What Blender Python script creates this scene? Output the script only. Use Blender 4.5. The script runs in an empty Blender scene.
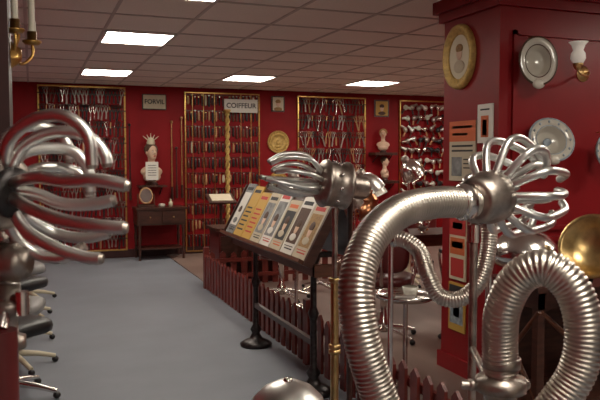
import bpy, math, random
from mathutils import Vector, Matrix
random.seed(7)
S=bpy.context.scene
F=710.0; TH=math.radians(20.7); PI=math.radians(3.38); HC=1.45; CE=2.5
c_,s_=math.cos(TH),math.sin(TH)
RT=Vector((c_,-s_,0)); FW=Vector((s_,c_,0)); UP=Vector((0,0,1)); CAM=Vector((0,0,HC))
def ray(px,py):
    t=(200-py)/F
    return RT*((px-300)/F)+FW*(math.cos(PI)+math.sin(PI)*t)+UP*(-math.sin(PI)+math.cos(PI)*t)
def at(px,py,d):
    r=ray(px,py); return CAM+r*(d/r.dot(FW))
def onv(px,py,v=10.56):
    r=ray(px,py); return CAM+r*(v/r.y)
def onu(px,py,u):
    r=ray(px,py); return CAM+r*(u/r.x)
def cd(x,y,z): return (RT*x+FW*y+UP*z).normalized()
V=Vector
# ---------------- materials
MATS={}
def mat(name,col,rough=.5,metal=0.,var=0.,scale=8.,bump=0.,emit=None,es=0,rv=0.,coat=0,stretch=None,spec=.5):
    m=bpy.data.materials.new(name); m.use_nodes=True; nt=m.node_tree; b=nt.nodes['Principled BSDF']
    b.inputs['Base Color'].default_value=(*col,1); b.inputs['Roughness'].default_value=rough; b.inputs['Metallic'].default_value=metal
    b.inputs['Specular IOR Level'].default_value=spec
    if coat: b.inputs['Coat Weight'].default_value=coat
    if emit: b.inputs['Emission Color'].default_value=(*emit,1); b.inputs['Emission Strength'].default_value=es
    if var or bump or rv:
        tc=nt.nodes.new('ShaderNodeTexCoord'); n=nt.nodes.new('ShaderNodeTexNoise'); n.inputs['Scale'].default_value=scale; n.inputs['Detail'].default_value=5
        mp=nt.nodes.new('ShaderNodeMapping')
        if stretch: mp.inputs['Scale'].default_value=stretch
        nt.links.new(tc.outputs['Object'],mp.inputs[0]); nt.links.new(mp.outputs[0],n.inputs['Vector'])
        if var:
            r=nt.nodes.new('ShaderNodeValToRGB'); r.color_ramp.elements[0].position=.3; r.color_ramp.elements[1].position=.7
            r.color_ramp.elements[0].color=(*[max(0,x*(1-var)) for x in col],1); r.color_ramp.elements[1].color=(*[min(1,x*(1+var)) for x in col],1)
            nt.links.new(n.outputs['Fac'],r.inputs[0]); nt.links.new(r.outputs[0],b.inputs['Base Color'])
        if rv:
            mr=nt.nodes.new('ShaderNodeMapRange'); mr.inputs['To Min'].default_value=max(.02,rough-rv); mr.inputs['To Max'].default_value=rough+rv
            nt.links.new(n.outputs['Fac'],mr.inputs['Value']); nt.links.new(mr.outputs[0],b.inputs['Roughness'])
        if bump:
            bp=nt.nodes.new('ShaderNodeBump'); bp.inputs['Strength'].default_value=bump; bp.inputs['Distance'].default_value=.01
            nt.links.new(n.outputs['Fac'],bp.inputs['Height']); nt.links.new(bp.outputs[0],b.inputs['Normal'])
    MATS[name]=m
    return m
mat('red',(.235,.006,.009),.55,var=.1,scale=3,bump=.05,spec=.2)
mat('redgloss',(.225,.008,.011),.4,var=.1,scale=3,spec=.3)
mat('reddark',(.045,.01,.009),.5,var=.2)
mat('fence',(.15,.022,.016),.4,var=.3,scale=9)
mat('floor',(.205,.218,.25),.6,var=.1,scale=2.2,bump=.06,rv=.1,spec=.35)
mat('floor2',(.24,.165,.14),.4,var=.15,scale=4,stretch=(1,.15,1))
mat('tile',(.86,.81,.73),.9,var=.04,scale=60,bump=.2)
mat('tbar',(.56,.51,.46),.6)
mat('lamp',(1,1,1),.5,emit=(1,.92,.79),es=24)
mat('frame_white',(.8,.78,.74),.5)
mat('chrome',(.74,.71,.68),.2,1,rv=.07,scale=25)
mat('alu',(.76,.755,.73),.34,1,rv=.08,scale=30)
mat('hose',(.58,.53,.47),.34,1,rv=.08,scale=20,var=.15)
mat('oldmetal',(.40,.35,.31),.38,1,var=.35,scale=30,rv=.1)
mat('copper',(.45,.2,.1),.3,1,var=.2,scale=20)
mat('iron',(.055,.05,.05),.4,.9,var=.3,scale=40)
mat('black',(.012,.011,.012),.4)
mat('gold',(.62,.38,.12),.3,1,var=.2,scale=30)
mat('brass',(.58,.41,.18),.32,1,var=.2,scale=20)
mat('goldpaint',(.50,.33,.10),.5,.3,var=.25,scale=40,bump=.3)
mat('wooddark',(.05,.018,.012),.35,var=.4,scale=7,stretch=(1,1,6))
mat('woodmid',(.10,.035,.018),.4,var=.3,scale=8,stretch=(1,1,8))
mat('woodlight',(.42,.22,.10),.45,var=.2,scale=8)
mat('white',(.66,.63,.57),.5)
mat('cream',(.60,.53,.38),.45)
mat('paper',(.48,.41,.30),.7,var=.06,scale=15)
mat('papergrey',(.20,.20,.20),.7,var=.4,scale=20)
mat('ink',(.03,.028,.03),.7)
mat('orange',(.55,.12,.035),.6)
mat('redink',(.45,.03,.025),.6)
mat('blueink',(.05,.10,.28),.6)
mat('yellow',(.50,.30,.06),.6)
mat('skin',(.62,.42,.30),.5)
mat('hair',(.07,.03,.015),.6,var=.3,scale=60)
mat('hairblond',(.3,.17,.06),.6,var=.3,scale=60)
mat('porcelain',(.54,.51,.44),.15,coat=.5)
mat('porcblue',(.25,.30,.34),.3,var=.5,scale=30)
mat('leather',(.10,.012,.012),.35)
mat('seatgrey',(.25,.24,.235),.4)
mat('glasswhite',(.85,.83,.78),.25,emit=(1,.9,.75),es=.12)
mat('mirror',(.85,.86,.88),.12,1)
mat('wax',(.85,.80,.66),.4)
# ---------------- mesh builder
class MB:
    def __init__(s,name): s.n=name; s.v=[]; s.f=[]; s.m=[]; s.sm=[]; s.ml=[]
    def mi(s,m):
        if m not in s.ml: s.ml.append(m)
        return s.ml.index(m)
    def add(s,vs,fs,m,smooth=True):
        o=len(s.v); s.v+= [tuple(x) for x in vs]; k=s.mi(m)
        for f in fs: s.f.append([i+o for i in f]); s.m.append(k); s.sm.append(smooth)
    def box(s,c,sz,m,rot=None):
        c=V(c); hx,hy,hz=[a/2 for a in sz]; vs=[]
        for x in(-1,1):
            for y in(-1,1):
                for z in(-1,1):
                    p=V((x*hx,y*hy,z*hz))
                    if rot is not None: p=rot@p
                    vs.append(c+p)
        s.add(vs,[(0,1,3,2),(4,6,7,5),(0,4,5,1),(2,3,7,6),(0,2,6,4),(1,5,7,3)],m,False)
    def box2(s,a,b,m):
        a=V(a);b=V(b); s.box((a+b)/2,[abs(b[i]-a[i]) for i in range(3)],m)
    def tube(s,pts,r,m,seg=10,cap=True):
        pts=[V(p) for p in pts]; n=len(pts)
        if not isinstance(r,(list,tuple)): r=[r]*n
        T=[]
        for i in range(n):
            t=(pts[min(n-1,i+1)]-pts[max(0,i-1)])
            T.append(t.normalized() if t.length>1e-9 else V((0,0,1)))
        a=T[0].orthogonal().normalized(); vs=[];fs=[]
        for i in range(n):
            if i: a=(a-T[i]*a.dot(T[i])); a=a.normalized() if a.length>1e-6 else T[i].orthogonal().normalized()
            b=T[i].cross(a)
            for k in range(seg):
                w=2*math.pi*k/seg; vs.append(pts[i]+(a*math.cos(w)+b*math.sin(w))*r[i])
        for i in range(n-1):
            for k in range(seg):
                k2=(k+1)%seg; fs.append((i*seg+k,i*seg+k2,(i+1)*seg+k2,(i+1)*seg+k))
        s.add(vs,fs,m)
        if cap:
            s.add(vs[:seg],[tuple(range(seg))[::-1]],m,False); s.add(vs[-seg:],[tuple(range(seg))],m,False)
    def lathe(s,prof,o,ax,m,seg=24,sx=1,up=None):
        o=V(o); ax=V(ax).normalized(); a=(V(up)-ax*V(up).dot(ax)).normalized() if up is not None else ax.orthogonal().normalized(); b=ax.cross(a); vs=[];fs=[]
        for (r,h) in prof:
            for k in range(seg):
                w=2*math.pi*k/seg; vs.append(o+ax*h+(a*math.cos(w)+b*math.sin(w)*sx)*max(r,1e-4))
        for i in range(len(prof)-1):
            for k in range(seg):
                k2=(k+1)%seg; fs.append((i*seg+k,i*seg+k2,(i+1)*seg+k2,(i+1)*seg+k))
        s.add(vs,fs,m)
    def ball(s,c,r,m,n=1.,rot=None,seg=16,rings=10):
        if not isinstance(r,(list,tuple)): r=(r,r,r)
        c=V(c); vs=[];fs=[]
        P=lambda x:math.copysign(abs(x)**n,x)
        for i in range(rings+1):
            t=-math.pi/2+math.pi*i/rings
            for k in range(seg):
                w=2*math.pi*k/seg
                p=V((r[0]*P(math.cos(t))*P(math.cos(w)),r[1]*P(math.cos(t))*P(math.sin(w)),r[2]*P(math.sin(t))))
                if rot is not None:p=rot@p
                vs.append(c+p)
        for i in range(rings):
            for k in range(seg):
                k2=(k+1)%seg; fs.append((i*seg+k,i*seg+k2,(i+1)*seg+k2,(i+1)*seg+k))
        s.add(vs,fs,m)
    def done(s,name=None,parent=None):
        me=bpy.data.meshes.new(s.n); me.from_pydata(s.v,[],s.f)
        for m in s.ml: me.materials.append(MATS[m])
        me.polygons.foreach_set('material_index',s.m); me.polygons.foreach_set('use_smooth',s.sm); me.update()
        ob=bpy.data.objects.new(s.n,me); S.collection.objects.link(ob)
        if parent: ob.parent=parent
        return ob
def cr(pts,step):
    pts=[V(p) for p in pts]; P=[pts[0]*2-pts[1]]+pts+[pts[-1]*2-pts[-2]]; out=[]
    for i in range(1,len(P)-2):
        for k in range(24):
            t=k/24; a,b,c,d=P[i-1:i+3]
            out.append(.5*((2*b)+(c-a)*t+(2*a-5*b+4*c-d)*t*t+(3*b-a-3*c+d)*t**3))
    out.append(pts[-1]); res=[out[0]]; acc=0
    for i in range(1,len(out)):
        seg=(out[i]-out[i-1]).length; 
        while acc+seg>=step:
            f=(step-acc)/seg; q=out[i-1].lerp(out[i],f); res.append(q); out[i-1]=q; seg=(out[i]-q).length; acc=0
            if seg<1e-9: break
        acc+=seg
    return res
def RZ(a): return Matrix.Rotation(a,3,'Z')
def text(body,loc,size,m,parent,rot,ext=.001,name='lettering',sx=1,off=0.):
    cu=bpy.data.curves.new(name,'FONT'); cu.body=body; cu.size=size; cu.extrude=ext; cu.offset=off; cu.align_x='CENTER'; cu.align_y='CENTER'; cu.materials.append(MATS[m])
    o=bpy.data.objects.new(name,cu); S.collection.objects.link(o); o.location=loc; o.rotation_euler=rot; o.scale=(sx,1,1)
    if parent: o.parent=parent
    return o
# ---------------- room
BV=10.56; UL=-.8; UR=7.6; VB=-3.
def shell(n,a,b,m):
    x=MB(n); x.box2(a,b,m); return x.done()
shell('floor',(UL,VB,-.1),(UR,BV,0),'floor')
shell('floor_inner',(1.86,1.2,0),(UR,BV,.012),'floor2')
shell('ceiling',(UL,VB,CE),(UR,BV,CE+.1),'tile')
shell('wall_back',(UL,BV,0),(UR,BV+.1,CE),'red')
shell('wall_left',(UL-.1,VB,0),(UL,BV,CE),'red')
shell('wall_right',(UR,VB,0),(UR+.1,BV,CE),'red')
shell('wall_front',(UL,VB-.1,0),(UR,VB,CE),'frame_white')
shell('baseboard_back',(UL,BV-.02,0),(UR,BV,.12),'reddark')
BW=BV; BV=BV-.004
g=MB('ceiling_grid')
u=.58-.6*2
while u<UR: g.box2((u-.012,VB,CE-.006),(u+.012,BV,CE),'tbar'); u+=.6
v=9.33-.66*18
while v<BV: g.box2((UL,v-.012,CE-.007),(UR,v+.012,CE),'tbar'); v+=.66
g.done()
for (u,v) in [(.88,9.0),(2.68,9.0),(4.48,9.0),(.88,6.36),(.88,4.38),(6.28,9.0),(6.28,6.36),(4.48,5.70),(4.48,2.4),(2.68,1.74),(.88,.42),(.88,-1.56),(6.28,2.4)]:  # first five are in view; the other, unseen panels are added for more light
    l=MB('ceiling_panel_or_added_light'); l.box2((u-.27,v-.29,CE-.012),(u+.27,v+.29,CE-.006),'lamp')
    for sx in(-1,1):
        l.box2((u+sx*.27,v-.32,CE-.016),(u+sx*.295,v+.32,CE-.006),'frame_white'); l.box2((u-.295,v+sx*.29,CE-.016),(u+.295,v+sx*.32,CE-.006),'frame_white')
    l.done()
# right pillar with panelling
PU,PV0,PV1=2.64,3.6,4.21
w=MB('wall_pillar'); w.box2((PU,PV0,0),(4.9,PV1,CE),'redgloss')
def moul(w,u0,u1,z0,z1):
    t=.028
    for a,b in[((u0,z0),(u1,z0+t)),((u0,z1-t),(u1,z1)),((u0,z0),(u0+t,z1)),((u1-t,z0),(u1,z1))]:
        w.box2((a[0],PV0-.018,a[1]),(b[0],PV0,b[1]),'redgloss')
moul(w,PU+.09,PU+1.6,1.0,2.22); moul(w,PU+.09,PU+1.6,.14,.9); w.box2((PU-.02,PV0-.03,.93),(4.9,PV0,.96),'redgloss')
w.box2((PU-.03,PV0-.03,2.36),(4.9,PV1+.03,2.42),'redgloss'); w.box2((PU-.06,PV0-.06,2.42),(4.9,PV1+.06,CE),'redgloss')
w.box2((PU-.02,PV0-.02,0),(4.9,PV1+.02,.12),'redgloss')
w.done()
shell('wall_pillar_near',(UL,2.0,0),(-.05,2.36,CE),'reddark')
# ---------------- picket fence
f=MB('picket_fence')
FU=1.8
def pickets(p0,p1,sp=.125):
    p0=V(p0);p1=V(p1); L=(p1-p0).length; dr=(p1-p0)/L; a=math.atan2(dr.y,dr.x); nrm=V((-dr.y,dr.x,0)); R=RZ(a)
    for z in(.12,.30): f.box((p0+p1)/2+V((0,0,z)),(L,.022,.045),'fence',R)
    n=int(L/sp)
    for i in range(n+1):
        q=p0+dr*(i*sp)-nrm*.02; h=.40+random.uniform(-.012,.012); wd=.034
        vs=[];
        for yy in(-.009,.009):
            for (xx,zz) in[(-wd,.015),(wd,.015),(wd,h-.035),(0,h),(-wd,h-.035)]: vs.append(q+R@V((xx,yy,zz)))
        f.add(vs,[(0,1,2,3,4),(9,8,7,6,5)]+[(j,j+5,(j+1)%5+5,(j+1)%5) for j in range(5)],'fence',False)
pickets((FU,7.7,0),(FU,1.4,0)); pickets((4.5,7.74,0),(FU+.04,7.74,0))
for p in[(FU,7.72),(FU,4.6),(FU,1.38)]: f.box((p[0],p[1],.23),(.06,.06,.46),'fence')
f.done()
# ---------------- magazine stand
m=MB('magazine_display_stand')
LU,TU,LZ,TZ,V0,V1=1.43,1.60,.88,1.20,3.66,5.42
sl=math.hypot(TU-LU,TZ-LZ); dn=V((TU-LU,0,TZ-LZ)).normalized(); nn=V((-dn.z,0,dn.x))
def slope(v,t,off=0): return V((LU,v,LZ))+dn*t+nn*off
def sbox(o,v0,v1,t0,t1,o0,o1,mm):
    vs=[slope(a,b,c) for a in(v0,v1) for b in(t0,t1) for c in(o0,o1)]
    o.add(vs,[(0,1,3,2),(4,6,7,5),(0,4,5,1),(2,3,7,6),(0,2,6,4),(1,5,7,3)],mm,False)
sbox(m,V0,V1,-.03,sl+.03,-.03,0,'wooddark'); sbox(m,V0,V1,-.035,-.012,-.03,.05,'woodmid')
for a in(V0-.02,V1-.0): sbox(m,a,a+.025,-.035,sl+.04,-.035,.02,'wooddark')
m.box2((TU,V0,TZ-.03),(TU+.05,V1,TZ+.015),'wooddark')
vs=[V((TU+.04,a,TZ+b)) for a in(V0,V1) for b in(0,-.02)]+[V((TU+.16,a,LZ+b)) for a in(V0,V1) for b in(0,-.02)]
m.add(vs,[(0,1,3,2),(4,6,7,5),(0,4,5,1),(2,3,7,6),(0,2,6,4),(1,5,7,3)],'wooddark',False)
m.box2((LU+.04,V0,LZ-.10),(TU+.14,V0+.03,LZ-.03),'woodmid'); m.box2((LU+.04,V1-.03,LZ-.10),(TU+.14,V1,LZ-.03),'woodmid')
m.box2((LU+.04,V0,LZ-.10),(LU+.07,V1,LZ-.03),'woodmid')
for v in(4.0,5.2):
    o=V((1.60,v,0)); m.lathe([(0,.0),(.12,0),(.125,.02),(.09,.045),(.05,.06),(.03,.10),(.045,.13),(.022,.17),(.02,.45),(.035,.5),(.02,.54),(.018,.80),(.04,.83),(.04,.87)],o,UP,'iron',20)
    m.box((1.60,v,.86),(.26,.05,.03),'iron')
m.box2((1.585,4.0,.30),(1.615,5.2,.335),'wooddark')
cols=[('papergrey','ink','white'),('yellow','ink','paper'),('yellow','redink','ink'),('paper','ink','papergrey'),('white','redink','papergrey'),('paper','orange','ink'),('white','ink','hair'),('paper','redink','hairblond')]
n=8; wv=(V1-V0-.04)/n
for i in range(n):
    a=V1-.03-i*wv; b=a-wv+.012; bg,tx,ph=cols[i]; top=sl-.0+random.uniform(-.03,.05)
    sbox(m,b,a,-.01,top,.002,.014,bg)
    sbox(m,b+.03,a-.03,top-.055,top-.03,.0145,.0155,tx)
    if i in(1,2): 
        for k in range(6): sbox(m,b+.03+(k%2)*.02,a-.03,.04+k*.035,.052+k*.035,.0145,.0155,tx)
    else:
        sbox(m,b+.02,a-.02,.06,top-.075,.0145,.0152,ph)
        c=slope((a+b)/2,.16,.016); R=Matrix((( nn.x,0,dn.x),(nn.y,1,dn.y),(nn.z,0,dn.z)))
        m.ball(c,(.002,.03,.045),'skin' if i!=0 else 'white',rot=R,seg=12,rings=6); m.ball(c+dn*.03,(.003,.038,.032),'hair',rot=R,seg=12,rings=6); m.ball(c-dn*.06,(.002,.05,.025),bg,rot=R,seg=12,rings=6)
        sbox(m,b+.03,a-.05,.02,.028,.0145,.0155,tx); sbox(m,b+.03,a-.03,.038,.043,.0145,.0155,tx)
m.done()
# ---------------- tentacle machines
def tentacles(mb,hub,ax,n,r0,spec,tr,mt='alu',up=UP,ph0=0.):
    ax=ax.normalized(); a=(up-ax*up.dot(ax)).normalized(); b=ax.cross(a)
    for i in range(n):
        w=2*math.pi*i/n+ph0; rad=a*math.cos(w)+b*math.sin(w); tan=ax.cross(rad)
        pr=spec(i,w); pts=[hub+ax*h+rad*(r)+tan*tw for (h,r,tw) in pr]
        pt=cr(pts,.007); mb.tube(pt,tr,mt,12)
        e=pt[-1]; d=(pt[-1]-pt[-3]).normalized(); mb.tube([e-d*.001,e+d*.006],[tr*1.0,tr*.7],'oldmetal',12)
# left foreground: tubes sweep out of the hub towards the right
L=MB('permanent_wave_machine'); hub=at(4,192,.95); ax=cd(.90,-.42,-.02)
arms=[
 [(4,172,.95),(10,140,.93),(36,119,.91),(66,117,.90),(88,136,.90),(92,166,.90)],
 [(8,174,.95),(24,146,.95),(56,132,.95),(88,137,.95),(104,153,.95),(108,168,.95)],
 [(8,174,.97),(22,154,1.0),(50,148,1.02),(74,152,1.03),(88,170,1.03),(90,192,1.03)],
 [(10,184,.94),(36,177,.90),(66,181,.88),(98,180,.87),(128,186,.87)],
 [(10,190,.95),(36,194,.94),(64,204,.94),(94,204,.94),(114,200,.94)],
 [(10,196,.94),(34,210,.90),(66,221,.88),(98,226,.87),(126,228,.87)],
 [(8,202,.95),(26,230,.94),(54,247,.93),(84,257,.93),(104,259,.93)],
 [(4,206,.95),(14,236,.97),(36,254,.98),(62,258,.98),(84,247,.98)],
 [(8,200,.97),(24,216,1.03),(52,232,1.06),(84,238,1.06),(112,232,1.06)],
 [(2,170,.97),(4,142,1.0),(24,127,1.03),(50,129,1.05),(66,142,1.05),(70,160,1.05)],
 [(10,186,.97),(34,170,1.03),(60,168,1.06),(82,176,1.07),(92,200,1.07)]]
for pr in arms:
    pt=cr([at(*p) for p in pr],.006); L.tube(pt,.0083,'alu',14); e=pt[-1]; d=(pt[-1]-pt[-3]).normalized(); L.tube([e-d*.001,e+d*.005],[.0083,.006],'oldmetal',14)
L.lathe([(0,-.09),(.035,-.09),(.042,-.08),(.045,-.02),(.05,-.012),(.05,.004),(.044,.008),(.03,.010),(.0,.012)],hub,ax,'oldmetal',32)
L.lathe([(.03,.008),(.034,.013),(.034,.02),(.02,.024),(0,.024)],hub,ax,'iron',24)
bs=at(6,262,.97)
L.tube([hub+ax*-.05+V((0,0,-.0)),bs+V((0,0,.03))],.014,'oldmetal',12)
L.lathe([(0,-.05),(.024,-.05),(.027,-.045),(.027,.02),(.022,.024),(.022,.03),(.0,.032)],bs,cd(.9,-.3,0),'oldmetal',24)
pp=V((bs.x,bs.y,0))
L.lathe([(.0,bs.z-.03),(.018,bs.z-.03),(.018,bs.z-.05),(.03,bs.z-.052),(.03,bs.z-.07),(.014,bs.z-.075),(.014,bs.z-.10),(.024,bs.z-.104),(.024,bs.z-.12),(.012,bs.z-.125),(.012,.05),(.2,.03),(.22,0),(0,0)][::1],pp,UP,'oldmetal',24)
q=at(0,330,.93); L.tube([q,q-V((0,0,.9))],.022,'leather',16); L.tube([q+V((0,0,.0)),bs+V((0,0,-.045))],.01,'chrome',10)
tb=at(22,300,.95); L.tube([pp+V((0,0,tb.z)),tb],.007,'oldmetal',10); L.tube([tb+V((0,0,.012)),tb-V((0,0,.02))],.009,'chrome',12)
L.done()
# right foreground
R_=MB('permanent_wave_machine'); hub=at(486,198,1.6); ax=cd(.72,.62,.10)
def spR(i,w):
    k=[1,.86,1.1,.93,1.05][i%5]; up=math.cos(w); A=.19*k
    return [(.0,.03,0),(.012,.065,0),(.045,.108+.012*up,.004),(.09,.112+.012*up,.01),(A*.85,.09-.01*up,.012),(A,.055-.02*up,.010)]
tentacles(R_,hub+ax*.03,ax,13,.03,spR,.0092,'alu',ph0=.1)
def spR2(i,w): return [(0,.012,0),(.06,.04,0),(.13,.06,0),(.19+.01*(i%2),.05,0)]
tentacles(R_,hub+ax*.03,ax,4,.03,spR2,.0092,'alu',ph0=.4)
R_.lathe([(0,-.05),(.04,-.05),(.052,-.045),(.055,-.01),(.06,0),(.06,.03),(.05,.036),(.03,.045),(0,.048)],hub,ax,'oldmetal',32)
R_.tube([hub+V((0,0,.03)),hub+V((0,0,.055))],.012,'oldmetal'); 
def hose(mb,pts,r,pitch=.0085,mt='hose'):
    P=cr(pts,pitch/4); rr=[r*(1+[-.055,.04,.055,.04][i%4]) for i in range(len(P))]
    mb.tube(P,rr,mt,28)
hose(R_,[at(492,202,1.6),at(462,202,1.56),at(430,203,1.5),at(397,213,1.43),at(370,240,1.36),at(357,282,1.31),at(360,330,1.29),at(372,375,1.29),at(392,430,1.3),at(430,520,1.35),at(500,640,1.45)],.033)
R_.lathe([(.036,0),(.041,.002),(.041,.03),(.036,.032)],at(472,202,1.57),cd(-1,-.2,0),'chrome',28)
po=at(474,232,1.6)
R_.tube([hub,V((po.x,po.y,hub.z-.06)),V((po.x,po.y,.05))],.0095,'oldmetal',14)
R_.lathe([(0,.06),(.03,.06),(.2,.03),(.22,0),(0,0)],V((po.x,po.y,0)),UP,'iron',24)
R_.tube([V((po.x,po.y,hub.z-.06)),V((po.x,po.y,hub.z-.10))],.016,'chrome',16)
hs=[at(501,372,1.34),at(500,340,1.33),at(503,308,1.31),at(520,277,1.29),at(547,268,1.27),at(573,290,1.25),at(584,330,1.24),at(577,372,1.24),at(552,410,1.25),at(520,450,1.27),at(500,520,1.35),at(510,640,1.45)]
hose(R_,hs,.032)
cn=at(501,372,1.34)
R_.lathe([(.034,.03),(.037,.028),(.037,.01),(.03,.008),(.03,-.01),(.048,-.012),(.048,-.035),(.03,-.04),(.026,-.10),(0,-.10)],cn,UP,'oldmetal',28)
R_.tube([cn-UP*.025-RT*.075,cn-UP*.025+RT*.05],.009,'oldmetal',10)
for d in(-.055,.045): R_.ball(cn-UP*.025+RT*d,.012,'oldmetal',seg=8,rings=6)
R_.tube([cn-UP*.09,V((cn.x,cn.y,.1)),V((po.x,po.y,.03))],.012,'oldmetal')
R_.tube([cn-UP*.025-RT*.02,V((po.x,po.y,cn.z-.025))],.008,'oldmetal')
R_.done()
H=MB('flexible_metal_hose'); hose(H,[at(392,238,2.5),at(405,240,2.48),at(420,252,2.45),at(428,275,2.4),at(440,296,2.38),at(462,298,2.36),at(480,280,2.36),at(488,250,2.38),at(490,215,2.4)],.027,.010)
H.lathe([(0,0),(.032,0),(.032,.03),(.027,.032)],at(390,238,2.5),cd(1,0,0),'chrome')
hp=at(391,238,2.5); H.tube([hp,V((hp.x,hp.y,.04))],.010,'chrome'); H.lathe([(0,.05),(.03,.05),(.16,.02),(.17,.0),(0,0)],V((hp.x,hp.y,0.0)),UP,'chrome')
he=at(490,215,2.4); H.ball(he,(.06,.06,.04),'chrome'); H.tube([he,V((he.x,he.y,.03))],.012,'chrome')
H.done()
# centre machine
C=MB('permanent_wave_machine'); hub=at(322,183,2.7); ax=cd(-.93,-.3,.12)
def spC(i,w):
    up=math.cos(w); k=[1,.85,1.08,.92][i%4]; A=.215*k
    return [(0,.03,0),(.03,.055+.012*up,0),(.08,.078+.022*up,.004),(A*.75,.07+.022*up,.01),(A,.045+.012*up,.008)]
tentacles(C,hub,ax,9,.03,spC,.0092,'alu',ph0=.1)
def spC2(i,w): return [(0,.012,0),(.06,.03,0),(.14,.035,0),(.2,.025,0)]
tentacles(C,hub,ax,3,.03,spC2,.009,'alu')
C.lathe([(0,.02),(.06,.018),(.075,.01),(.088,0),(.092,-.006),(.092,-.014),(.085,-.02),(.085,-.085),(.092,-.09),(.092,-.10),(.085,-.105),(.05,-.12),(.045,-.125),(.045,-.175),(.036,-.19),(0,-.192)],hub,ax,'oldmetal',36)
a=ax.orthogonal().normalized(); b=ax.cross(a)
for k in range(10):
    w=k*math.pi/5; q=hub-ax*.05+(a*math.cos(w)+b*math.sin(w))*.086; C.lathe([(0,.006),(.007,.005),(.008,0)],q,(a*math.cos(w)+b*math.sin(w)),'chrome',8)
pb=at(335,205,2.72)
C.tube([V((pb.x,pb.y,pb.z+.02)),V((pb.x,pb.y,.75))],.007,'oldmetal'); C.tube([V((pb.x,pb.y,pb.z-.0)),V((pb.x,pb.y,pb.z-.3))],[.013,.009],'oldmetal')
C.tube([V((pb.x,pb.y,.98)),V((pb.x,pb.y,.05))],.016,'brass',16)
for z in(.98,.72,.7): C.lathe([(.018,-.01),(.024,-.006),(.024,.006),(.018,.01)],V((pb.x,pb.y,z)),UP,'brass',16)
C.lathe([(0,.06),(.03,.06),(.05,.04),(.2,.025),(.21,0),(0,0)],V((pb.x,pb.y,0)),UP,'iron',28)
p2=at(350,205,2.85); C.tube([hub-ax*.12,V((p2.x,p2.y,hub.z-.03)),V((p2.x,p2.y,.04))],.012,'wooddark')
C.done()
# front dome
D=MB('bonnet_dryer'); o=at(288,380,2.0)
D.lathe([(.0,0),(.03,-.003),(.07,-.022),(.10,-.052),(.118,-.09),(.125,-.14),(.132,-.145),(.132,-.152),(.122,-.15)],o,UP,'alu',40)
D.lathe([(0,.008),(.012,.006),(.014,-.002)],o,UP,'chrome',16)
D.tube([o-UP*.02,V((o.x,o.y,.04))],.012,'chrome'); D.lathe([(0,.05),(.03,.05),(.16,.02),(.17,0),(0,0)],V((o.x,o.y,0)),UP,'chrome'); D.done()
# ---------------- chairs, dryers
def salon_chair(p,yaw,seat='leather',base='chrome',h=.48,back=True,scale=1.,arms=True):
    c=MB('salon_chair'); P=V(p); R=RZ(yaw)
    def T(x,y,z): return P+R@V((x,y,z))*scale
    for k in range(5):
        w=k*2*math.pi/5; c.tube([T(.03*math.cos(w),.03*math.sin(w),.10),T(.18*math.cos(w),.18*math.sin(w),.075),T(.29*math.cos(w),.29*math.sin(w),.045)],[.024,.018,.015],base,10)
        c.ball(T(.29*math.cos(w),.29*math.sin(w),.022),(.024,.024,.022),'black',seg=10,rings=6)
    c.lathe([(0,.06),(.045,.06),(.045,.14),(.03,.16),(.026,h-.09),(.05,h-.08),(.16,h-.06),(.16,h-.05),(0,h-.05)],P,UP,base,20)
    c.ball(T(0,0,h),(.23,.22,.05),seat,n=.5,rot=R)
    if back:
        c.ball(T(0,.22,h+.28),(.21,.04,.2),seat,n=.5,rot=R); c.tube([T(0,.1,h-.04),T(0,.27,h),T(0,.26,h+.2)],.016,base,8)
        for sx in((-1,1) if arms else ()):
            c.tube(cr([T(sx*.22,.2,h-.03),T(sx*.25,.2,h+.1),T(sx*.25,.15,h+.19),T(sx*.25,-.15,h+.2),T(sx*.24,-.2,h+.12),T(sx*.22,-.17,h-.03)],.03),.011,base,8)
            c.ball(T(sx*.25,0,h+.215),(.03,.15,.018),seat,n=.5,rot=R)
    return c.done()
for (px,py,d,yaw,st,bs_,h) in [(8,395,4.2,2.2,'black','chrome',.44),(12,374,4.85,1.4,'seatgrey','cream',.42),(14,354,5.55,2.4,'black','cream',.46),(20,335,6.35,1.7,'seatgrey','cream',.46),(26,322,7.15,1.5,'seatgrey','cream',.5)]:
    q=at(px,py,d); salon_chair((q.x,q.y,0),yaw,st,bs_,h,True,1.,False)
def dryer(p,h,yaw,tilt=.5,r=.16,mt='chrome'):
    c=MB('hood_dryer'); P=V(p); axd=RZ(yaw)@V((math.sin(tilt),0,math.cos(tilt)))
    for k in range(4):
        w=k*math.pi/2+.4; c.tube([P+V((0,0,.09)),P+V((.24*math.cos(w),.24*math.sin(w),.03))],[.02,.012],'chrome'); c.ball(P+V((.24*math.cos(w),.24*math.sin(w),.022)),.02,'black',seg=8,rings=6)
    c.tube([P+V((0,0,.06)),P+V((0,0,h*.6))],.018,'chrome'); c.tube([P+V((0,0,h*.6)),P+V((0,0,h))],.011,'chrome')
    o=P+V((0,0,h))
    c.lathe([(0,.07),(r*.25,.065),(r*.6,.03),(r*.88,-.04),(r,-.12),(r*1.02,-.17),(r*1.05,-.175),(r*.96,-.17),(r*.8,-.04),(0,.02)],o,axd,mt,28)
    c.lathe([(0,.13),(.04,.125),(.05,.1),(.05,.06)],o,axd,'oldmetal',20)
    c.done()
salon_chair((2.6,5.0,.012),2.6,'leather','chrome'); salon_chair((3.3,4.75,.012),2.9,'black','chrome'); salon_chair((4.0,7.1,.012),3.4,'leather','cream'); salon_chair((3.3,8.7,.012),3.0,'leather','chrome'); salon_chair((4.9,8.6,.012),3.0,'leather','chrome')
salon_chair((2.35,6.75,.012),1.2,'leather','chrome')
salon_chair((4.2,9.5,.012),3.2,'leather','chrome',.55)
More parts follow.
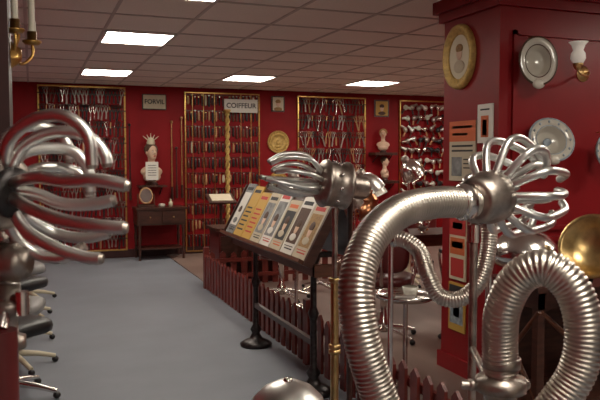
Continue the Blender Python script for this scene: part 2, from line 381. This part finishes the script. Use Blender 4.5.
dryer((2.25,6.05,.012),1.2,2.6,.3); dryer((3.5,7.2,.012),1.2,2.8,.6,.15,'alu'); dryer((4.5,8.0,.012),1.35,3.2,.6,.15); dryer((5.2,9.2,.012),1.3,3.0,.4)
dryer((3.75,8.0,.012),1.0,2.9,.5,.15,'oldmetal'); dryer((2.9,7.1,.012),1.1,2.9,.5,.14,'alu'); dryer((4.0,8.75,.012),1.2,2.5,.7,.14,'redgloss'); dryer((5.0,9.95,.012),1.0,2.5,.5,.14,'porcelain')
# centre table with urns and jars
k=MB('wooden_display_table'); a,b,v0,v1,z=2.75,3.95,5.55,6.1,.76
k.box2((a,v0,z-.03),(b,v1,z),'wooddark'); k.box2((a+.04,v0+.03,z-.11),(b-.04,v1-.03,z-.03),'woodmid')
for x in(a+.06,b-.06):
    for y in(v0+.06,v1-.06): k.lathe([(.02,.012),(.014,.05),(.025,.15),(.018,.25),(.03,.4),(.02,.5),(.03,.58),(.03,z-.05)],(x,y,0),UP,'wooddark',12)
k.done()
def urn(x,y,s,mt,zz=.762,name='copper_urn'):
    e=MB(name); e.lathe([(r*s,h*s) for r,h in[(0,0),(.06,0),(.06,.015),(.03,.03),(.05,.06),(.10,.12),(.11,.18),(.10,.24),(.06,.28),(.075,.30),(.07,.31),(.05,.34),(.012,.37),(.018,.39),(0,.405)]],(x,y,zz),UP,mt,24)
    for sx in(-1,1): e.tube(cr([V((x+sx*.1*s,y,zz+.2*s)),V((x+sx*.15*s,y,zz+.22*s)),V((x+sx*.14*s,y,zz+.15*s)),V((x+sx*.09*s,y,zz+.12*s))],.01),.006,mt,6)
    e.done()
urn(2.92,5.88,1,'copper'); urn(3.19,5.88,.7,'brass',name='brass_urn'); urn(3.5,5.92,.85,'copper'); urn(3.78,5.82,.6,'porcelain',name='porcelain_jar')
urn(3.07,5.66,.4,'porcelain',name='porcelain_jar'); urn(3.34,5.66,.45,'chrome',name='chrome_jar')
urn(3.15,6.5,1.3,'copper',.012); urn(3.75,5.3,1.1,'oldmetal',.012,name='metal_urn')
# tray table
t=MB('instrument_trolley'); q=at(401,300,4.2); o=V((q.x+.03,q.y,0.012)); q.z-=.0
t.lathe([(0,q.z),(.14,q.z),(.17,q.z+.012),(.175,q.z+.03),(.18,q.z+.03),(.178,q.z+.006),(.15,q.z-.01),(0,q.z-.012)],o,UP,'chrome',32)
t.tube([o+UP*.06,o+UP*(q.z-.01)],.014,'chrome')
for k in range(4):
    w=k*math.pi/2+.5; t.tube([o+UP*.12,o+V((.16*math.cos(w),.16*math.sin(w),.05))],.011,'chrome'); t.ball(o+V((.16*math.cos(w),.16*math.sin(w),.024)),.022,'black',seg=10,rings=6)
t.lathe([(0,q.z+.002),(.04,q.z+.002),(.05,q.z+.06),(.045,q.z+.06)],o+V((.05,.03,0)),UP,'porcelain',16); t.tube([o+V((-.08,-.02,q.z+.015)),o+V((.02,-.08,q.z+.015))],.01,'alu')
t.done()
# low cabinet and podium behind fence
k=MB('wooden_display_cabinet'); k.box2((1.98,7.85,.012),(2.65,8.3,.62),'leather'); k.box2((1.94,7.81,.62),(2.69,8.34,.65),'wooddark')
for uu in(2.0,2.33): k.box2((uu,7.835,.08),(uu+.3,7.85,.56),'wooddark'); k.ball((uu+.25,7.83,.33),.014,'brass',seg=8,rings=6)
k.done()
k=MB('lectern'); b=V((2.3,9.0,.012)); k.lathe([(0,.05),(.16,.04),(.17,0)],b,UP,'iron'); k.tube([b+UP*.03,b+UP*.88],.02,'wooddark'); R=Matrix.Rotation(math.radians(22),3,'X'); k.box(b+V((0,0,.91)),(.36,.28,.02),'wooddark',R); k.box(b+V((-.0,-.005,.925)),(.28,.2,.012),'paper',R); k.done()
# ---------------- back wall displays
def tongs(mb,u,z,L,vv,mt,ang=0.,th=1.):
    R=Matrix.Rotation(ang,3,'Y'); P=V((u,vv,z))
    def T(x,y,zz): return P+R@V((x,y,zz))
    mb.tube([T(0,0,-.02),T(.003,0,-L)],[.009*th,.006*th],mt,6); mb.tube([T(0,0,-.02),T(-.01,-.004,-L*.96)],[.006*th,.005*th],mt,6)
    for sx in(-1,1):
        mb.tube([T(0,0,-.02),T(sx*.016,0,.03),T(sx*.02,0,.075)],.006*th,mt,5)
        mb.lathe([(.015,-.003),(.022,0),(.015,.003),(.010,0),(.015,-.003)],T(sx*.02,0,.09),V((0,1,0)),mt,8)
def frame(mb,u0,u1,z0,z1,mt='gold',t=.022,back='red'):
    v=BV-.03
    if back: mb.box2((u0,BV-.012,z0),(u1,BV,z1),back)
    mb.box2((u0,v,z0),(u0+t,BV,z1),mt);mb.box2((u1-t,v,z0),(u1,BV,z1),mt);mb.box2((u0,v,z0),(u1,BV,z0+t),mt);mb.box2((u0,v,z1-t),(u1,BV,z1),mt)
def rackbounds(x0,x1,y0,y1):
    xm=(x0+x1)/2; return onv(x0,y0).x,onv(x1,y0).x,onv(xm,y1).z,onv(xm,y0).z
def tongrack(name,bb,rows,cols_,t,mats,angr,L0,L1):
    r1=MB(name); u0,u1,z0,z1=bb; frame(r1,u0,u1,z0,z1,t=t)
    dz=(z1-z0-.06)/rows
    for i in range(rows):
        zz=z1-.14-i*dz; r1.box2((u0,BV-.035,zz+.02),(u1,BV-.012,zz+.035),'wooddark')
        for j in range(cols_):
            uu=u0+.06+(u1-u0-.12)*j/(cols_-1); kk=random.random()
            if kk<.75: tongs(r1,uu,zz,random.uniform(L0,L1),BV-.05,random.choice(mats),random.uniform(-angr,angr),random.uniform(1.,1.5))
            else:
                hh=random.uniform(.05,.09); r1.ball((uu,BV-.048,zz-.04),(.013,.008,hh),random.choice(['black','woodmid','woodlight','iron']),n=.6,seg=8,rings=6); r1.tube([(uu,BV-.048,zz),(uu+random.uniform(-.02,.02),BV-.048,zz+.09)],.006,random.choice(['chrome','iron','brass']),6)
    r1.done()
tongrack('curling_iron_display',rackbounds(37,125,86,252),10,21,.022,['oldmetal','oldmetal','chrome','iron','iron','oldmetal','woodmid','iron'],.15,.09,.13)
r2=MB('hair_clipper_display'); u0,u1,z0,z1=rackbounds(184,259,93,250); frame(r2,u0,u1,z0,z1,t=.018)
rows=10; dz=(z1-z0-.06)/rows
for i in range(rows):
    zz=z1-.13-i*dz; r2.box2((u0,BV-.03,zz+.085),(u1,BV-.012,zz+.094),'wooddark')
    for j in range(21):
        uu=u0+.05+(u1-u0-.1)*j/20; h=random.uniform(.11,.18); mt=random.choice(['black','black','iron','woodmid','woodlight','wooddark','cream' if random.random()<.3 else 'woodmid'])
        if abs(uu-onv(225,150).x)<.02: continue
        wd_=random.uniform(.011,.021)
        r2.ball((uu,BV-.035,zz+random.uniform(-.015,.01)),(wd_,.012,h/2),mt,n=.6,seg=8,rings=6)
        r2.box((uu,BV-.035,zz+h/2+.002),(wd_*1.3,.012,.018),random.choice(['oldmetal','chrome','iron','brass']))
for px in(192,203,214,240,250):
    uu=onv(px,150).x; r2.tube([(uu,BV-.055,z0+.02),(uu,BV-.055,z1-.02)],.005,'gold',6)
r2.done()
tongrack('curling_iron_display',rackbounds(297,365,97,215),7,19,.02,['oldmetal','iron','iron','woodlight','oldmetal','chrome','woodmid'],.35,.11,.16)
r4=MB('hand_dryer_display'); u0,u1,z0,z1=rackbounds(399,449,101,215); frame(r4,u0,u1,z0,z1,t=.02)
for i in range(9):
    for j in range(7):
        zz=z1-.12-i*.18; uu=u0+.08+j*.125+(.04 if i%2 else 0)
        P=V((uu,BV-.08,zz+random.uniform(-.02,.02))); mt=random.choice(['alu','porcelain','oldmetal','chrome','alu','black','oldmetal']); sx=-1 if random.random()<.6 else 1; an=random.uniform(-.6,.6); Rr=Matrix.Rotation(an,3,'Y')
        r4.ball(P,(.045,.035,.045),mt,seg=12,rings=8); r4.tube([P,P+Rr@V((sx*.05,0,.015)),P+Rr@V((sx*.10,0,.02))],[.032,.022,.018],mt,10); r4.tube([P,P+Rr@V((-sx*.015,0,-.06)),P+Rr@V((-sx*.02,0,-.12))],[.014,.013,.015],random.choice(['wooddark','black','woodlight']),8)
        r4.tube([P,P+V((0,.07,0))],.006,'iron',6)
r4.done()
# twisted gold column
tc=MB('twisted_gilt_column'); a=onv(225,112); bz=onv(225,232).z; u=a.x; TV=BV-.13
for ph in(0,math.pi):
    P=[V((u+.018*math.cos(ph+z*28),TV+.018*math.sin(ph+z*28),z)) for z in[bz+(a.z-bz)*i/120 for i in range(121)]]
    tc.tube(P,.020,'goldpaint',8)
tc.lathe([(.0,0),(.055,0),(.055,.03),(.04,.05)],(u,TV,bz-.04),UP,'gold'); tc.lathe([(.04,0),(.055,.03),(.055,.05),(0,.05)],(u,TV,a.z-.02),UP,'gold')
tc.lathe([(0,.03),(.1,.03),(.11,.0)],(u,TV,.012),UP,'wooddark'); tc.tube([(u,TV,.03),(u,TV,bz-.03)],.02,'wooddark'); tc.done()
def sign(name,x0,x1,y0,y1,bg,txt,tm,border,size,o=0.):
    a=onv(x0,y0,BV-o); b=onv(x1,y1,BV-o); e=MB(name); e.box2((a.x,BV-.03-o,b.z),(b.x,BV-o,a.z),border); e.box2((a.x+.012,BV-.033-o,b.z+.012),(b.x-.012,BV-.028-o,a.z-.012),bg)
    if o: 
        for x in(a.x+.04,b.x-.04): e.tube([(x,BV-o,a.z-.02),(x,BV,a.z-.0)],.004,'iron',6)
    ob=e.done()
    text(txt,((a.x+b.x)/2,BV-.036-o,(a.z+b.z)/2),size,tm,ob,(math.pi/2,0,0),off=.002); return ob
sign('hairdresser_sign',224,257,99,113,'white','COIFFEUR','ink','white',.103,.10)
sign('enamel_sign',142,166,94,110,'paper','FORVIL','ink','ink',.09)
for (x0,x1,y0,y1),bg,fg in [((271,284,96,112),'cream','hairblond'),((374,388,100,117),'yellow','hair')]:
    e=MB('framed_portrait'); a=onv(x0,y0); b=onv(x1,y1); e.box2((a.x,BV-.025,b.z),(b.x,BV,a.z),'wooddark'); e.box2((a.x+.02,BV-.028,b.z+.02),(b.x-.02,BV-.02,a.z-.02),bg)
    cc=V(((a.x+b.x)/2,BV-.029,(a.z+b.z)/2)); e.ball(cc,(.035,.004,.05),'skin',seg=12,rings=6); e.ball(cc+V((0,0,.035)),(.045,.005,.035),fg,seg=12,rings=6); e.ball(cc-V((0,0,.08)),(.07,.004,.03),fg,seg=12,rings=6); e.done()
def medallion(px,py,r,axd=V((0,-1,0)),c=None,name='gilt_medallion',sx=1,face='goldpaint'):
    e=MB(name); c=c if c is not None else onv(px,py,BV)
    e.lathe([(0,.02),(r*.35,.018),(r*.62,.012),(r*.66,.03),(r*.74,.03),(r*.78,.015),(r*.9,.02),(r*.96,.035),(r,.03),(r,0)],c,axd,face,36,sx=sx,up=UP)
    for k in range(18):
        w=k*math.pi/9; b=axd.cross(UP); e.ball(c+axd*.025+(UP*math.cos(w)+b*math.sin(w)*sx)*r*.84,(r*.05,.006,r*.05),'gold',seg=8,rings=6)
    e.ball(c+axd*.018,(r*.2,.018,r*.28),face); e.ball(c+axd*.018-UP*r*.38,(r*.32,.016,r*.16),face)
    return e.done()
medallion(278,142,.175); medallion(278,181,.15)
# busts
def bust(P,face,s=1.,hair='hair',shelf=True,crown=False,name='mannequin_bust'):
    e=bpy.data.objects.new(name,None); S.collection.objects.link(e)
    R=Matrix.Rotation(face,3,'Z'); P=V(P)
    def T(x,y,z): return P+R@V((x,y,z))*s
    b=MB('head_and_shoulders')
    b.ball(T(0,0,.40),(.072*s,.088*s,.105*s),'skin',rot=R); b.ball(T(0,-.028,.345),(.05*s,.055*s,.06*s),'skin',rot=R)
    b.tube([T(0,.012,.33),T(0,.01,.26),T(0,.01,.20)],[.048*s,.046*s,.06*s],'skin',14)
    b.ball(T(0,.01,.13),(.165*s,.085*s,.085*s),'skin',rot=R); b.ball(T(0,0,.06),(.13*s,.09*s,.08*s),'skin',rot=R)
    b.tube([T(0,-.082,.415),T(0,-.103,.38),T(0,-.085,.372)],[.009*s,.014*s,.008*s],'skin',8)
    for sx in(-1,1): b.ball(T(sx*.074,.01,.39),(.01*s,.018*s,.03*s),'skin',rot=R,seg=8,rings=6)
    o=b.done(parent=e); md=o.modifiers.new('r','REMESH'); md.mode='VOXEL'; md.voxel_size=.008*s; md.use_smooth_shade=True
    h=MB('hair_and_face')
    h.ball(T(0,.028,.435),(.086*s,.09*s,.095*s),hair,rot=R)
    for k in range(9):
        w=math.pi*k/8; h.ball(T(.082*math.cos(w),.02-.0*k,.43+.075*math.sin(w)),.026*s,hair,seg=8,rings=6)
    for sx in(-1,1):
        h.ball(T(sx*.028,-.083,.405),(.012*s,.006*s,.006*s),'white',rot=R,seg=8,rings=6); h.ball(T(sx*.028,-.088,.405),(.006*s,.004*s,.006*s),'ink',seg=8,rings=6); h.ball(T(sx*.028,-.084,.424),(.018*s,.006*s,.003*s),'hair',rot=R,seg=8,rings=6)
    h.ball(T(0,-.088,.345),(.02*s,.008*s,.008*s),'redink',rot=R,seg=8,rings=6)
    if crown:
        h.lathe([(.05*s,0),(.06*s,.03*s),(.035*s,.09*s),(0,.11*s)],T(0,.02,.50),UP,'cream',14); 
        for k in range(5): h.tube([T(0,.02,.53),T(.06*(k-2),.02,.62+.02*(2-abs(k-2)))],[.012*s,.004*s],'cream',6)
    h.lathe([(0,-.06*s),(.09*s,-.06*s),(.08*s,-.03*s),(.04*s,0),(.06*s,.03*s)],P,UP,'wooddark',18)
    h.done(parent=e)
    if shelf:
        k=MB('shelf'); k.box2((P.x-.2,BV-.26,P.z-.085*1),(P.x+.2,BV,P.z-.06*s),'wooddark'); 
        for sx in(-1,1): k.tube([V((P.x+sx*.13,BV-.02,P.z-.2)),V((P.x+sx*.13,BV-.2,P.z-.085))],.01,'iron',6)
        k.done(parent=e)
    return e
q=onv(152,181,BV-.13); bust(q,.35,1.05,'hair',crown=True)
q=onv(383,150,BV-.13); bust(q,-.5,.66,'hairblond'); q=onv(385,178,BV-.13); bust(q,.7,.68,'hair')
c=MB('price_card'); q=onv(152,171,BV-.28); c.box(q,(.18,.012,.26),'white'); 
for i in range(5): c.box(q+V((0,-.008,.08-.035*i)),(.12,.002,.008),'ink')
c.box2((q.x-.05,q.y,q.z-.14),(q.x+.05,BV-.25,q.z-.12),'iron'); c.done()
for px,y0,y1,mt in[(171,122,200,'brass'),(176,148,198,'wooddark'),(181,118,198,'brass'),(129,125,200,'iron')]:
    a=onv(px,y0); b=onv(px,y1); e=MB('long_curling_iron'); e.tube([(a.x,BV-.03,a.z),(a.x,BV-.03,b.z)],[.008,.012],mt,8); e.ball((a.x,BV-.03,a.z),.022,mt,seg=10,rings=6); e.tube([(a.x,BV-.03,b.z+.2),(a.x,BV-.03,b.z)],.018,'wooddark',8); e.tube([(a.x,BV,a.z-.1),(a.x,BV-.04,a.z-.1)],.006,'iron',6); e.done()
# dressing table
a=onv(134,230,BV-.25).x; b=onv(184,230,BV-.25).x
dt=MB('dressing_table'); v0,v1=BV-.48,BV-.04
dt.box2((a,v0-.02,.72),(b,v1,.75),'wooddark'); dt.box2((a+.02,v0,.50),(b-.02,v1,.72),'wooddark')
for i in range(2):
    w_=(b-a-.06)/2; x0=a+.03+i*w_; dt.box2((x0+.012,v0-.012,.53),(x0+w_-.012,v0,.70),'wooddark'); dt.ball((x0+w_/2,v0-.02,.615),.013,'brass',seg=8,rings=6)
for x in(a+.05,b-.05):
    for y in(v0+.03,v1-.03): dt.lathe([(.02,0),(.014,.05),(.022,.12),(.016,.2),(.026,.3),(.018,.38),(.026,.46),(.026,.5)],(x,y,0),UP,'wooddark',12)
dt.box2((a+.04,v0+.03,.15),(b-.04,v1-.03,.17),'wooddark'); dt.done()
mr=MB('vanity_mirror'); cx=onv(146,196,BV-.3); md_=V((-.05,-1,.28))
mr.lathe([(0,0.012),(.10,.012)],cx,md_,'mirror',28,up=UP,sx=.8); mr.lathe([(.10,.008),(.10,.016),(.115,.018),(.125,.008),(.115,-.012),(0,-.012)],cx,md_,'woodlight',28,up=UP,sx=.8)
mr.box2((cx.x-.12,cx.y-.06,.75),(cx.x+.12,cx.y+.08,.79),'wooddark')
for sx in(-1,1): mr.tube([(cx.x+sx*.115,cx.y,.78),(cx.x+sx*.115,cx.y,cx.z+.03)],.009,'woodmid',8)
mr.done()
bt=MB('toiletry_bottle'); x=b-.2; bt.lathe([(0,.75),(.03,.75),(.03,.81),(.012,.83),(.012,.86),(0,.86)],(x,BV-.3,0),UP,'cream',14); bt.lathe([(0,.75),(.04,.75),(.05,.79),(.02,.8),(0,.8)],(x-.13,BV-.32,0),UP,'porcelain',14); bt.done()
# ---------------- pillar decorations
c0=onu(461,57,PU); vA=onu(446,57,PU).y; vB=onu(476,57,PU).y; r=(onu(461,25,PU).z-onu(461,90,PU).z)/2
axd=V((-1,0,0)); e=MB('oval_gilt_frame'); sx=abs(vA-vB)/2/r
e.lathe([(0,.012),(r*.68,.012)],c0,axd,'cream',40,sx=sx,up=UP); e.lathe([(r*.68,.01),(r*.7,.022),(r*.8,.02),(r*.88,.04),(r*.97,.035),(r,.02),(r,.002)],c0,axd,'goldpaint',40,sx=sx,up=UP)
e.ball(c0+V((-.014,0,r*.1)),(.004,r*.16,r*.2),'skin'); e.ball(c0+V((-.014,0,r*.26)),(.006,r*.2,r*.14),'hairblond'); e.ball(c0+V((-.014,0,-r*.3)),(.005,r*.3,r*.2),'paper'); e.done()
def poster(x0,x1,y0,y1,bg,parts,name='advertising_poster'):
    a=onu(x0,(y0+y1)/2,PU); b=onu(x1,(y0+y1)/2,PU); xm=(x0+x1)/2; zt=onu(xm,y0,PU).z; zb=onu(xm,y1,PU).z
    e=MB(name); e.box2((PU-.012,a.y,zb),(PU-.002,b.y,zt),bg)
    for (f0,f1,g0,g1,mm) in parts:
        e.box2((PU-.014,a.y+(b.y-a.y)*f0,zt-(zt-zb)*g0),(PU-.011,a.y+(b.y-a.y)*f1,zt-(zt-zb)*g1),mm)
    e.done()
poster(451,477,121,181,'paper',[(.0,1,.0,.34,'orange'),(.12,.88,.08,.12,'paper'),(.12,.7,.2,.24,'paper'),(.1,.9,.40,.43,'ink'),(.1,.9,.48,.51,'ink'),(.1,.5,.6,.92,'papergrey'),(.56,.92,.63,.65,'ink'),(.56,.92,.7,.72,'ink'),(.56,.92,.77,.79,'ink')])
poster(479,494,104,143,'white',[(.25,.75,.3,.85,'orange'),(.35,.65,.4,.8,'redink'),(.2,.8,.12,.16,'ink')],'price_tag')
poster(451,467,216,280,'cream',[(.0,1,.0,.3,'redink'),(.05,.95,.34,.6,'orange'),(.15,.85,.4,.5,'cream'),(.1,.9,.66,.95,'redink'),(.2,.8,.1,.2,'cream')])
poster(450,466,283,331,'yellow',[(.05,.95,.05,.2,'ink'),(.1,.9,.3,.85,'porcblue'),(.3,.7,.4,.7,'skin')])
def basin(px,py,r,tilt,rim,name='barber_basin',deco=True,sx=.85,top=0):
    c=onv(px,py,PV0-.07); axd=V((tilt[0],-1,tilt[1])).normalized(); e=MB(name)
    e.lathe([(0,-.0),(r*.45,.0),(r*.52,.01),(r*.6,.045),(r*.66,.055),(r*.96,.065),(r,.06),(r*.98,.05),(r*.66,.04),(r*.55,-.01),(0,-.015)],c,axd,'porcelain',40,sx=sx,up=UP)
    e.lathe([(r*.93,.0665),(r*.99,.0655),(r*1.01,.06)],c,axd,rim,40,sx=sx,up=UP); e.lathe([(r*.64,.057),(r*.68,.0575)],c,axd,rim,40,sx=sx,up=UP)
    b=axd.cross(UP).normalized(); upv=b.cross(axd)
    if deco:
        for k in range(12):
            w=k*math.pi/6; e.ball(c+axd*.063+(upv*math.cos(w)+b*math.sin(w)*sx)*r*.82,(.009,.003,.009),'porcblue',seg=8,rings=6)
        e.ball(c+axd*.003,(r*.25,.006,r*.2),'porcblue',seg=12,rings=6)
    e.ball(c+axd*.055-upv*r*.93,(r*.3,.02,r*.2),'porcelain',seg=14,rings=8); e.tube([c+upv*r*1.0+axd*.05,c+upv*r*1.1+V((0,.045,0))],.004,'brass',6)
    e.done()
basin(534,63,.148,(-.25,.1),'hair',deco=False,sx=.82); basin(547,143,.14,(-.2,.35),'porcblue',sx=1.05); basin(603,152,.115,(-.1,.1),'porcblue')
# wall lamp
w=MB('wall_lamp'); q=onv(578,62,PV0-.135)
w.lathe([(.012,0),(.03,.01),(.045,.04),(.042,.07),(.03,.09),(.04,.12),(.058,.14),(.055,.14),(.036,.12),(.026,.09)],q-UP*.02,UP,'glasswhite',28)
w.lathe([(0,-.03),(.015,-.025),(.03,0),(.032,.012),(.02,.012)],q-UP*.02,UP,'brass',20)
w.tube(cr([q-UP*.04,q+V((.02,.0,-.07)),q+V((.09,.02,-.075)),q+V((.14,.06,-.05)),q+V((.16,.13,-.05))],.01),.007,'brass'); w.lathe([(0,.02),(.03,.018),(.05,0)],q+V((.16,.13,-.05)),V((0,-1,0)),'brass'); w.done()
# candle sconce on near pillar
w=MB('candle_sconce'); bx=V((-.048,2.2,at(20,58,2.1).z)); cu=at(32,42,2.12); c2=at(15,30,2.02)
w.lathe([(0,.03),(.02,.028),(.035,.015),(.045,0)],bx,V((1,0,0)),'gold',20,sx=.7)
for q in(cu,c2):
    w.tube(cr([bx+V((.01,0,0)),bx.lerp(q,.5)+V((0,0,-.045)),q+V((0,0,-.04)),q],.008),.005,'gold',8)
    w.lathe([(0,-.01),(.02,-.008),(.028,0),(.026,.004),(.013,.004),(.014,.03),(.01,.03)],q,UP,'gold',18)
w.tube([cu+UP*.01,cu+UP*.14],.0095,'wax',12); w.tube([cu+UP*.06+RT*.008,cu+UP*.03+RT*.009],[.004,.003],'wax',6); w.lathe([(.004,0),(.010,.015),(.006,.035),(0,.05)],cu+UP*.14,UP,'glasswhite',10)
w.tube([c2+UP*.01,c2+UP*.12],.0095,'wax',12)
w.tube(cr([bx,bx+V((.02,0,.06)),bx+V((.01,0,.13))],.01),.007,'gold',8); w.done()
# right cabinet with hoods
k=MB('wooden_side_table'); a,b,v0,v1,z=2.45,3.7,2.98,3.42,.78
k.box2((a-.02,v0-.02,z-.03),(b,v1,z),'wooddark'); k.box2((a,v0,z-.12),(b-.02,v1-.02,z-.03),'wooddark'); k.box2((a,v0,.12),(b-.02,v1-.02,.15),'wooddark')
for x in(a,a+.6,b-.06):
    for y in(v0,v1-.06): k.box2((x,y,0.012),(x+.045,y+.045,z-.03),'wooddark')
k.box2((a+.02,v1-.05,.15),(b-.04,v1-.03,z-.1),'wooddark')
for x in(a+.02,a+.62):
    for sg in(0,1):
        p0=V((x,v0+.01,.16 if sg else z-.13)); p1=V((x+.6,v0+.01,z-.13 if sg else .16)); k.tube([p0,p1],.014,'woodmid',8)
for sg in(0,1): k.tube([V((a+.01,v0,.16 if sg else z-.13)),V((a+.01,v1,z-.13 if sg else .16))],.014,'woodmid',8)
k.done()
e=MB('metal_bonnet_dryer'); q=at(524,270,3.75); o=V((q.x,q.y,z))
e.lathe([(0,.0),(.10,0),(.10,.02),(.02,.03),(.02,.09),(.14,.10),(.175,.13),(.18,.17),(.16,.22),(.11,.27),(.05,.295),(.03,.30),(.03,.33),(0,.335)],o,UP,'chrome',36); e.tube([o+V((-.15,0,.15)),o+V((-.2,-.06,.2))],.012,'chrome'); e.done()
e=MB('brass_basin'); q=at(597,250,3.58); axd=cd(-.6,-.7,.3)
e.lathe([(0,0),(.065,.0),(.12,.04),(.145,.085),(.165,.095),(.165,.09),(.14,.075),(.11,.03),(.065,-.01),(0,-.01)],q,axd,'brass',36); e.tube([q-axd*.01,V((q.x+.03,q.y+.08,z))],.012,'iron'); e.box((q.x+.03,q.y+.08,z+.006),(.16,.12,.012),'wooddark'); e.done()
# ---------------- camera/world
cam=bpy.data.cameras.new('camera'); co=bpy.data.objects.new('camera',cam); S.collection.objects.link(co); S.camera=co
co.location=CAM; co.rotation_euler=(math.pi/2-PI,0,-TH); cam.lens=36*F/600; cam.sensor_width=36; cam.clip_start=.05
cam.dof.use_dof=True; cam.dof.focus_distance=4.0; cam.dof.aperture_fstop=13
wd=bpy.data.worlds.new('world'); S.world=wd; wd.use_nodes=True; wd.node_tree.nodes['Background'].inputs[0].default_value=(.5,.45,.4,1); wd.node_tree.nodes['Background'].inputs[1].default_value=.3
S.view_settings.view_transform='Standard'; S.view_settings.look='None'
